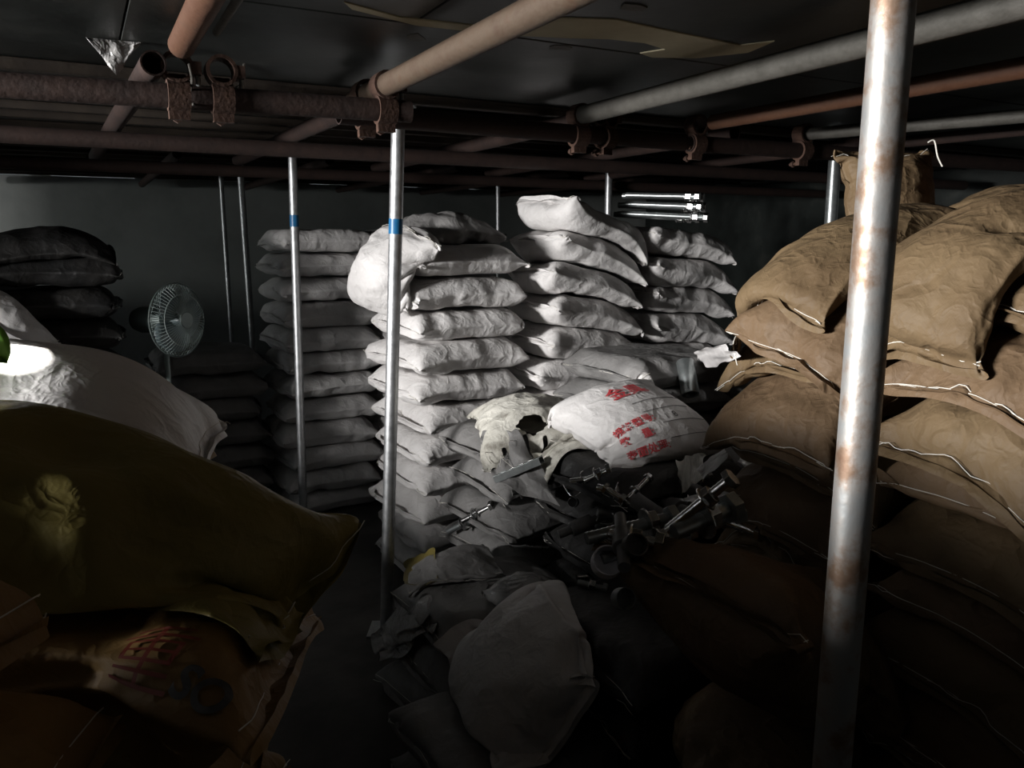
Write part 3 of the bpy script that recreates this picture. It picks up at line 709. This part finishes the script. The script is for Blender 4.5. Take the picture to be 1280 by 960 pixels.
def hero(name, label, mat, px, py, Y, rz, **k):
    x, y, z = at(px, py, Y); return sack(name, label, mat, (x, y), rz, **k)
# top of the left edge pile
hero('woven_sack', 'crumpled pale sack with a bright edge on the left edge pile', 'white', 5, 290, 3.35, rad(-70), W=.4, L=.5, fill=.55, seed=201)
hero('woven_sack', 'black sack slumped over the top of the left edge pile', 'dark', 45, 290, 3.6, rad(-60), W=.55, L=.66, fill=.6, seed=202, thread=False)
# ---------------------------------------------------------------- the heap of loose sacks in front of the stacks
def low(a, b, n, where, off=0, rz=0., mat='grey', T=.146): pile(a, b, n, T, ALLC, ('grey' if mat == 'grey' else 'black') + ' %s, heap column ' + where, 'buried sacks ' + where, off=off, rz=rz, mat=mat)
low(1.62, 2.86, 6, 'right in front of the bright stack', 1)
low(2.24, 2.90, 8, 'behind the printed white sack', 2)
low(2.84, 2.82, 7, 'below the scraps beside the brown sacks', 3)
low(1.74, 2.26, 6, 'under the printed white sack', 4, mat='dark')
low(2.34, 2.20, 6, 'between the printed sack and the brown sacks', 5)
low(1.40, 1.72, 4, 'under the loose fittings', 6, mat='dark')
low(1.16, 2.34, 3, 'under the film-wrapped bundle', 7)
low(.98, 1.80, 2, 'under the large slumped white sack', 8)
# ---------------------------------------------------------------- brown sacks at the right
def brown(label, a, b, yaw=0., key=None, **k):
    k.setdefault('W', .44); k.setdefault('L', .68); k.setdefault('fill', .8); k.setdefault('amp', .01); k.setdefault('pleat', .012); k.setdefault('res', (64, 48)); k.setdefault('steps', 80)
    x, y, _ = R(a, b); return sack('woven_sack', label, k.pop('mat', 'brown'), (x, y), RZ + yaw, key=key or label, **k)
GB = 'brown sacks in the far column', 'brown sacks in the near column', 'brown sacks in the back rows'
def brow(a, b, n, T, where, grp, seed, n0=0, yaw=0., mats=('brown', 'brown2'), W=.44, L=.68, mixed=.05):
    base = []
    for k in range(n):
        base.append(brown('brown %s of the %s' % (nth(n - 1 - k + n0), where), a + rs.uniform(-mixed, mixed), b + rs.uniform(-.03, .03), yaw + rs.uniform(-.14, .14), key=(where, k), cap=T, group=grp,
                          seed=seed + k, flat=(seed == 300), mat=mats[k % 2], W=W + rs.uniform(-.02, .03), L=L + rs.uniform(-.02, .04), g=3))
    return base
bp = brow(1.74, 1.34, 3, .128, 'far brown column below the heap edge', 'lowest brown sacks', 300, 9)
def bpile(a, b, n, T, where, off=0, top=0):
    z = 0
    for k in range(n):
        x, y, _ = R(a + rs.uniform(-.03, .03), b + rs.uniform(-.02, .02)); s = bp[(k + off) % 3]
        copy_sack(s, (x, y, z), rs.uniform(-.06, .06) + (math.pi if k % 2 else 0), 'brown %s of %s' % (nth(n - 1 - k + top), where), 'brown sacks of ' + where); z += max(T, float(s.X[:, 2].max()) + .002)
# lower courses
for k in range(2):
    x, y, _ = R(1.74, 1.34); copy_sack(bp[k], (x, y, .388 + k * .131), .05 * k, 'brown %s of the far brown column' % nth(8 - k), GB[0])
bpile(1.74, .87, 4, .13, 'the near brown column', 1, 8)
bpile(2.42, 1.3, 12, .135, 'the back brown row behind the far column', 0, 2)
bpile(2.42, .84, 12, .135, 'the back brown row at the right edge', 2, 2)
colF = brow(1.75, 1.34, 8, .128, 'far brown column beside the white heap', GB[0], 320, 1)
colN = brow(1.74, .88, 9, .13, 'near brown column right of the galvanised prop', GB[1], 340, 1, W=.46)
bpile(2.5, 1.88, 12, .138, 'the brown column below the knotted white bag', 1, 0)
brown('brown sack lying back on the stacks behind the near prop', 2.3, 1.32, .1, cap=.16, seed=361, g=3, fill=.95)
brown('brown sack at the right edge under the reddish one', 2.25, .9, -.1, cap=.18, seed=362, g=3, fill=.95, W=.5)
bt = brown('big brown sack on top, its stitched end drooping towards the white stacks', 1.78, 1.34, -.18, W=.46, L=.74, fill=.8, seed=371, g=5, amp=.009)
brown('brown sack with gathered folds on top just right of the near prop', 1.72, .98, -.3, W=.46, L=.72, fill=.72, seed=372, amp=.009)
brown('brown sack at the right edge folded over its neighbours', 1.8, .66, .25, W=.5, L=.74, fill=.7, seed=373, amp=.009, mat='brown2')
rd = brown('brown sack with faded reddish print on the top at the right edge', 2.35, 1.0, .5, W=.5, L=.75, fill=.75, seed=374, mat='brown2')
for k in range(5): print_line(rd, [(.08 + .02 * k, .22), (.10 + .02 * k, .52)], r=.004, mat='red', label='faded red print', off=.001)
for k in range(4):
    x, y, _ = R(1.16 + .02 * k, 1.14 + .01 * k); copy_sack(bp[k % 3], (x, y, k * .131), .1 * k, 'brown %s under the slumped dark brown sack' % nth(5 - k), 'brown sacks under the slumped one')
brown('large dark brown sack slumped against the far brown column in the shade', 1.24, 1.14, .1, W=.56, L=.76, fill=.9, ry=0, rx=rad(-38), z=.78, seed=380, mat='brown2', steps=20, mu=.9, g=1.5)
brown('dark brown sack on the shaded floor left of the slumped one', .62, 1.15, .9, W=.5, L=.7, fill=.8, seed=381)
# ---------------------------------------------------------------- loose sacks of the heap
hs = hero('woven_sack', 'limp grey sack standing on end right of the foot of the taped prop', 'grey', 575, 660, 2.75, rad(8), W=.36, L=.5, fill=.6, rx=rad(50), seed=401, steps=45)
low2 = hero('woven_sack', 'large slumped white sack in the dark lower middle of the floor', 'white', 680, 790, 2.10, rad(20), W=.52, L=.66, fill=.62, rx=rad(38), seed=402, steps=45)
hero('wrapped_bundle', 'film-wrapped bundle shining faintly between the fittings and the grey sack', 'film', 665, 662, 2.42, rad(30), W=.3, L=.34, fill=.8, seed=403, thread=False, cat='bundle', amp=.008)
tn = hero('torn_sack', 'dirty torn sack with a ragged dark mouth left of the printed white sack', 'dirty', 668, 520, 3.12, rad(12), W=.5, L=.56, fill=.72, seed=404, sew=(None, 2), rx=rad(30), steps=34, mu=.85, amp=.012, thread=False)
hero('crumpled_sack', 'crumpled dirty empty sack lying along the top edge of the printed white sack', 'dirty', 735, 470, 3.0, rad(-60), W=.3, L=.6, fill=.25, seed=405, amp=.014, thread=False, rx=0)
lab = hero('printed_sack', 'plump white sack with red printed characters on top of the heap', 'white', 800, 540, 2.90, rad(33), W=.58, L=.68, fill=.8, rx=rad(42), mu=.85, seed=406, amp=.0035, pleat=.007, var=.03, steps=34, res=(72, 52), cat='sack')
hero('woven_sack', 'small creased white sack tucked against the left edge of the brown sacks', 'white', 893, 470, 2.75, rad(-20), W=.3, L=.36, fill=.6, seed=407, amp=.01)
# ---------------------------------------------------------------- top of the white stacks
hero('open_sack', 'glaring white half open sack on the bright corner stack', 'white', 515, 285, 3.68, rad(-65), W=.48, L=.54, fill=.85, seed=410, sew=(2, 2), amp=.012)
hero('woven_sack', 'grey crumpled sack topmost on the bright corner stack', 'grey', 545, 240, 3.92, rad(-50), W=.38, L=.62, fill=1.0, rx=rad(35), seed=411, amp=.014, steps=22)
hero('white_bag', 'knotted white bag standing between the rods and the brown sacks', 'whiteplastic', 983, 250, 2.95, 0, W=.2, L=.26, fill=.85, seed=412, rx=rad(80), steps=25, thread=False, cat='bag', amp=.01)
hero('white_bag', 'small white plastic bag at the right end of the rod bundle', 'whiteplastic', 918, 280, 4.3, 0, W=.22, L=.26, fill=.7, seed=413, thread=False, cat='bag', amp=.012)
# ---------------------------------------------------------------- the near left pile
def lft(label, mat, x, y, rz, **k): return sack('woven_sack', label, mat, (x, y), rz, **k)
q0 = lft('ochre lowest sack of the near left pile', 'ochre', -.80, 1.06, rad(-84), W=.62, L=.86, fill=.9, cap=.16, seed=501, g=2, flat=True, key='q0')
for k in range(1, 5): copy_sack(q0, (-.80 + .01 * (k % 2), 1.06 + .012 * (k % 3), k * .185), rad(180 if k % 2 else 3), 'ochre %s of the near left pile' % nth(5 - k), 'ochre sacks of the near left pile')
for k in range(7): copy_sack(q0, (-1.12 + .01 * (k % 2), 1.62 + .012 * (k % 3), k * .17), rad(186 if k % 2 else 3), 'ochre %s under the pale sack at left' % nth(7 - k), 'ochre sacks under the pale sack')
for k in range(7): copy_sack(q0, (-.80 + .01 * (k % 2), .46 + .012 * (k % 3), k * .17), rad(180 if k % 2 else 3), 'ochre %s of the shade-casting pile added beside the camera' % nth(8 - k), 'ochre sacks added beside the camera')  # pile added to keep window light off the lower near prop
lft('ochre topmost sack of the pile beside the camera', 'ochre', -.82, .46, rad(-84), W=.62, L=.86, fill=.95, seed=509, g=3)
l1 = lft('big ochre sack with a red printed character and a black number at lower left', 'ochre', -.78, .98, rad(-86), W=.78, L=1.0, fill=.98, cap=.27, seed=505, g=1.5, res=(72, 52), amp=.01, squeeze_=1, crumple=.002)
l3 = lft('pale sack behind the olive one with a glaring sunlit patch', 'white', -1.03, 1.48, rad(-78), W=.6, L=.96, fill=1.0, seed=507, g=4, res=(72, 52), amp=.011)
l2 = lft('big olive-yellow sack on top of the near left pile, its tied end pointing right', 'olive', -.80, 1.2, rad(-98), W=.5, L=1.1, fill=.8, seed=508, g=5, res=(80, 60), steps=110, amp=.016)

x, y, z = at(1122, 215, 2.35)
sack('woven_sack', 'brown sack propped upright behind the near prop, a white thread at its corner', 'brown', (x, y), rad(12), W=.36, L=.46, fill=.75, rx=rad(72), seed=390, steps=10, g=0, z=1.66, drop=0, res=(64, 48))
# the torn sack's mouth: strips missing, ragged edge
bm = bmesh.new(); bm.from_mesh(tn.o.data); bm.faces.ensure_lookup_table(); rnd = random.Random(8); kill = []
reach = [rnd.choice((0, 1, 2, 3, 5, 7, 9)) for _ in range(tn.nu)]
for f in bm.faces:
    i, j = divmod(f.index, tn.nv - 1)
    hole = any((i - ci) ** 2 / ri + (j - cj) ** 2 / rj < rnd.uniform(.5, 1.2) for ci, cj, ri, rj in ((12, 11, 12, 9), (20, 13, 5, 16), (36, 12, 12, 9), (44, 9, 8, 6)))
    if j < reach[i] or hole: kill.append(f)
bmesh.ops.delete(bm, geom=kill, context='FACES'); bm.to_mesh(tn.o.data); bm.free()
for k in range(14):
    s_ = rnd.random(); loose_thread(tn, s_, .12 + .1 * rnd.random(), [(rnd.uniform(-.02, .02), -.02, rnd.uniform(-.02, .01)), (rnd.uniform(-.03, .03), -.04, rnd.uniform(-.05, .01))], r=.0012, label='frayed strand')
# ---------------------------------------------------------------- print and threads on the sacks
Gl, Ll = lab.du * lab.nu, lab.dv * (lab.nv - 1)
S0 = .055
print_text(lab, '金具', .17, .40, .075, 0, 'red', bold=.0012)
for k, (y, x0) in enumerate(((.345, .20), (.295, .20), (.235, .235), (.18, .235))): print_line(lab, [(x0, y), (x0 + .2, y + .004)])
print_text(lab, '规格型号:', .07, .255, .036, 0, 'red', bold=.0008)
print_text(lab, '数    量:', .07, .205, .036, 0, 'red', bold=.0008)
print_text(lab, '表面处理:', .07, .15, .036, 0, 'red', bold=.0008)
print_text(lab, '1  8', .26, .245, .034, .1, 'ink', label='handwritten black figures')
print_spot(l1, '重', 188, 822, .1, 'redd', 0, 'large red printed character', -.0008)
print_spot(l1, 'SO', 262, 865, .055, 'ink', -.5, 'black handwritten letters', .0015)
# ---------------------------------------------------------------- bundle of long rods on top of the white stacks
for k in range(8):
    r_, c_ = k % 3, k // 3
    p0 = Vector(at(768 + (k * 5) % 13, 268, 4.18)) + Vector((0, -.07 * c_, .046 * r_)); p1 = Vector(at(862 + (k * 7) % 15, 273, 4.0)) + Vector((0, -.07 * c_, .05 * r_))
    t = empty('long_bolt', p0, 'shiny long steel bolt, one of the bundle lying across the right white stacks', 'bolt', 'long bolts in the bundle')
    d = p1 - p0; bm = bmesh.new(); tube(bm, [(0, 0, 0), d * .5, d], .014, 14); obj('shank', bm, 'darksteel', t)
    bm = bmesh.new(); hexnut(bm, .023, .022, mtx=axis_m(d * 1.0, d)); obj('bolt_head', bm, 'steel', t, smooth=False, bevel=.002)
    bm = bmesh.new(); hexnut(bm, .021, .024, mtx=axis_m(d * .88, d)); lathe(bm, [(.014, -.003), (.0235, -.003), (.0235, .003), (.014, .003)], 20, axis_m(d * .84, d)); obj('nut', bm, 'steel', t, smooth=False)
# ---------------------------------------------------------------- loose fittings on the heap
def put(px, py, Y, up=.0):
    return hit(px, py, .012)
def bolt(px, py, Y, d, L, r, label, mat='steel', nuts=(.8,), head=True, name='long_bolt', grp=None):
    t = empty(name, put(px, py, Y), label, 'bolt', grp); d = Vector(d).normalized(); L *= 1.3; r *= 1.4; bm = bmesh.new()
    n = int(L / .006); tube(bm, [d * (L * k / n) for k in range(n + 1)], [r * (1 + .09 * (k % 2)) for k in range(n + 1)], 12); obj('shank', bm, mat, t)
    if head: bm = bmesh.new(); hexnut(bm, r * 2.1, r * 1.5, mtx=axis_m(d * L, d)); obj('bolt_head', bm, mat, t, smooth=False, bevel=.0015)
    for f in nuts:
        bm = bmesh.new(); hexnut(bm, r * 2.0, r * 1.7, mtx=axis_m(d * L * f, d)); lathe(bm, [(r, -.002), (r * 2.6, -.002), (r * 2.6, .002), (r, .002)], 18, axis_m(d * (L * f - r), d)); obj('nut', bm, 'steel', t, smooth=False, bevel=.001)
bolt(752, 706, 2.2, (.9, .35, .16), .27, .0085, 'long threaded bolt with a bright nut lying lowest among the fittings', 'darksteel', (.42, .62))
bolt(733, 680, 2.3, (.92, .3, .12), .16, .0095, 'thick grey bolt above the longest one among the fittings', 'darksteel', (.75,))
bolt(842, 672, 2.3, (.85, .4, .2), .12, .012, 'short fat bolt at the right end of the fittings', 'darksteel', (.6,))
bolt(785, 628, 2.35, (.5, .5, .3), .09, .006, 'small bolt glinting just under the printed white sack', 'steel', (.4,))
bolt(800, 642, 2.25, (-.5, .3, .25), .1, .007, 'small bolt leaning by the grey rubber sleeve', 'steel', (.5,))
bolt(560, 668, 2.55, (.7, -.4, .5), .14, .009, 'dark bolt poking up beside the film-wrapped bundle', 'darksteel', (.6,))
bolt(578, 655, 2.5, (.75, -.3, .5), .12, .008, 'thin bolt beside the dark one next to the film-wrapped bundle', 'steel', (.5,))
def sleeve(px, py, Y, d, L, r, label, mat='rubber'):
    p = put(px, py, Y); d = Vector(d).normalized(); L *= 1.3; r *= 1.25; bm = bmesh.new()
    tube(bm, [(0, 0, 0), d * L * .03, d * L * .97, d * L], [r * .93, r, r, r * .93], 28, r_in=r * .6); tag(obj('rubber_sleeve', bm, mat, loc=p), label, 'sleeve', 'rubber sleeves')
sleeve(792, 628, 2.25, (.75, -.35, -.45), .085, .021, 'grey rubber sleeve lying slanted under the printed white sack')
sleeve(838, 636, 2.4, (.3, -.8, .1), .05, .022, 'short grey sleeve seen end on at the right of the fittings')
sleeve(856, 455, 2.9, (.05, -.5, -.7), .12, .03, 'dark grey sleeve hanging at the top corner of the printed white sack', 'darksteel')
rq = random.Random(4)
for k in range(16):
    px, py = rq.uniform(705, 880), rq.uniform(600, 735)
    if px - 705 > (760 - py) * 1.6: py -= 60
    if k % 4 == 3: sleeve(px, py, 0, (rq.uniform(-1, 1), rq.uniform(-.8, .2), rq.uniform(-.3, .1)), rq.uniform(.04, .09), rq.uniform(.014, .022), 'dark rubber sleeve among the loose fittings in the shade')
    else: bolt(px, py, 0, (rq.uniform(.3, 1), rq.uniform(-.4, .6), rq.uniform(-.1, .35)), rq.uniform(.06, .16), rq.uniform(.006, .01), 'loose bolt among the fittings in the shade below the printed sack', ('steel', 'darksteel')[k % 2], (rq.uniform(.3, .7),), grp='loose bolts in the shade')
# slotted steel channel below the torn sack
t = empty('steel_channel', put(622, 606, 2.62), 'slotted steel channel lying below the torn sack', 'channel'); d = (put(690, 578, 2.72) - put(622, 606, 2.62)); d.length = min(d.length, .2); L = d.length
rot = d.to_track_quat('X', 'Z').to_euler(); bm = bmesh.new()
box(bm, (L / 2, 0, .024), (L, .042, .003))
for sy in (-1, 1): box(bm, (L / 2, sy * .0195, .012), (L, .003, .027)); box(bm, (L / 2, sy * .016, 0), (L, .008, .003))
obj('channel_body', bm, 'darksteel', t, smooth=False, bevel=.001, rot=rot)
for k in range(4):
    bm = bmesh.new(); box(bm, (L * (.2 + .2 * k), 0, .0262), (.022, .011, .0012)); o = obj('slot', bm, 'steel' if k else 'darksteel', t, smooth=False, rot=rot, bevel=.004)
bolt(640, 620, 2.52, (.9, .2, .12), .11, .008, 'bright bolt in shade below the steel channel', 'steel', (.3, .6))
# small caps and scraps
def cap(px, py, Y, r, d, label, mat='whiteplastic'):
    bm = bmesh.new(); lathe(bm, [(0, 0), (r, 0), (r * 1.02, .004), (r, .03), (r * .9, .03), (r * .88, .006), (0, .006)], 28, axis_m((0, 0, 0), d)); tag(obj('plastic_disc', bm, mat, loc=put(px, py, Y)), label, 'disc')
cap(757, 712, 2.15, .033, (.1, -.75, .65), 'white round plastic cap below the longest bolt')
cap(718, 632, 2.4, .017, (-.3, -.9, .3), 'grey washer-like cap left of the fittings', 'rubber')
cap(790, 690, 2.2, .024, (.2, -.8, .5), 'small pale cap right of the white one', 'oldgrey')
cap(775, 755, 2.0, .022, (.3, -.8, .4), 'grey cap on the dark floor sack under the fittings', 'rubber')
def scrap(pts, Y, label, mat='dirty', seed=0, n=7, cr=.012, name='torn_scrap', cat='scrap'):
    """a rumpled torn piece of sack between four corners given in the picture, with its own depth"""
    P = [hit(x, y, .012) for (x, y, dy) in pts]; P = [p + Vector((0, -.012, 0)) for p in P]; rnd = random.Random(seed); bm = bmesh.new(); c = P[0].copy(); g = []
    for i in range(n + 1):
        row = []
        for j in range(n + 1):
            u, v = i / n, j / n; p = P[0] * (1 - u) * (1 - v) + P[1] * u * (1 - v) + P[2] * u * v + P[3] * (1 - u) * v
            e = 1.8 if i in (0, n) or j in (0, n) else 1
            row.append(bm.verts.new(p - c + Vector((rnd.uniform(-1, 1) * .5 * e, rnd.uniform(-1, 1) * 1.6, rnd.uniform(-1, 1) * .5 * e)) * cr))
        g.append(row)
    for i in range(n):
        for j in range(n): bm.faces.new((g[i][j], g[i + 1][j], g[i + 1][j + 1], g[i][j + 1]))
    o = obj(name, bm, mat, loc=c); tag(o, label, cat); m1 = o.modifiers.new('th', 'SOLIDIFY'); m1.thickness = .0015; m2 = o.modifiers.new('s', 'SUBSURF'); m2.levels = m2.render_levels = 2; return o
scrap([(846, 578, 0), (880, 572, .1), (878, 600, .05), (850, 622, -.05)], 2.35, 'pale ragged scrap sticking out below the right corner of the printed sack', seed=1)
scrap([(870, 590, .1), (905, 562, .2), (908, 575, .2), (878, 606, .05)], 2.4, 'thin white scrap between the printed sack and the brown sacks', 'white', 2, cr=.006)
scrap([(852, 626, .1), (905, 618, .2), (925, 624, .2), (880, 640, .05)], 2.25, 'pale strip of torn sack lying along the shaded brown sack', 'white', 3, cr=.006)
scrap([(866, 442, .05), (905, 432, .1), (925, 455, 0), (880, 462, -.05)], 2.65, 'bright white torn scrap tucked under the second brown sack', 'white', 4, cr=.01)
scrap([(600, 545, .05), (650, 540, .0), (700, 640, -.1), (612, 600, -.05)], 2.72, 'dark shredded flap hanging below the torn sack', 'grey', 6, cr=.02)
scrap([(470, 790, .1), (530, 745, .15), (545, 790, 0), (478, 835, -.1)], 2.72, 'crumpled grey plastic scrap at the foot of the taped prop', 'film', 7, cr=.03)
scrap([(505, 705, .1), (545, 690, .1), (548, 730, 0), (508, 735, 0)], 2.85, 'small olive scrap right of the taped prop near its foot', 'olive', 8, cr=.015)
# loose wires
wb = put(715, 612, 0); wire('wire_loop', [wb + Vector(q) for q in ((-.03, .02, .0), (.0, -.02, -.03), (.04, -.01, .0), (.03, .02, .04), (.07, .05, .05))], .002, 'steel', 'thin looped wire at the lower left corner of the printed white sack', 'wire')
wb = put(757, 656, 0); wire('wire_loop', [wb + Vector(q) for q in ((-.03, .0, .0), (-.01, .02, .03), (.025, .02, .02), (.02, -.02, -.0), (-.02, -.02, .0))], .002, 'darksteel', 'small wire loop among the fittings', 'wire')
# threads that have come loose
loose_thread(bt, .1, .02, [(-.02, -.03, -.03), (-.01, -.04, -.08)])
wire('loose_thread', [at(1160, 178, 2.3), at(1168, 176, 2.3), at(1172, 195, 2.3), at(1178, 208, 2.3)], .0022, 'thread', 'white thread curling from the corner of the upright brown sack behind the near prop', 'thread')
# leaf beside the sunlit patch
lf = empty('green_leaf', at(-14, 425, 1.3), 'bright green leaf at the left edge above the sunlit patch', 'leaf'); bm = bmesh.new(); rows = []
for i in range(9):
    t = i / 8; w = .028 * math.sin(math.pi * t) ** .7; rows.append([bm.verts.new(((t - .5) * .09, s * w, .01 * abs(s) - .02 * (t - .5) ** 2 * 4)) for s in (-1, -.5, 0, .5, 1)])
for a_, b_ in zip(rows, rows[1:]):
    for q_ in range(4): bm.faces.new((a_[q_], a_[q_ + 1], b_[q_ + 1], b_[q_]))
bmesh.ops.remove_doubles(bm, verts=bm.verts[:], dist=.0005)
o = obj('leaf_blade', bm, 'leaf', lf, rot=(rad(70), rad(60), rad(10))); m_ = o.modifiers.new('s', 'SOLIDIFY'); m_.thickness = .0008
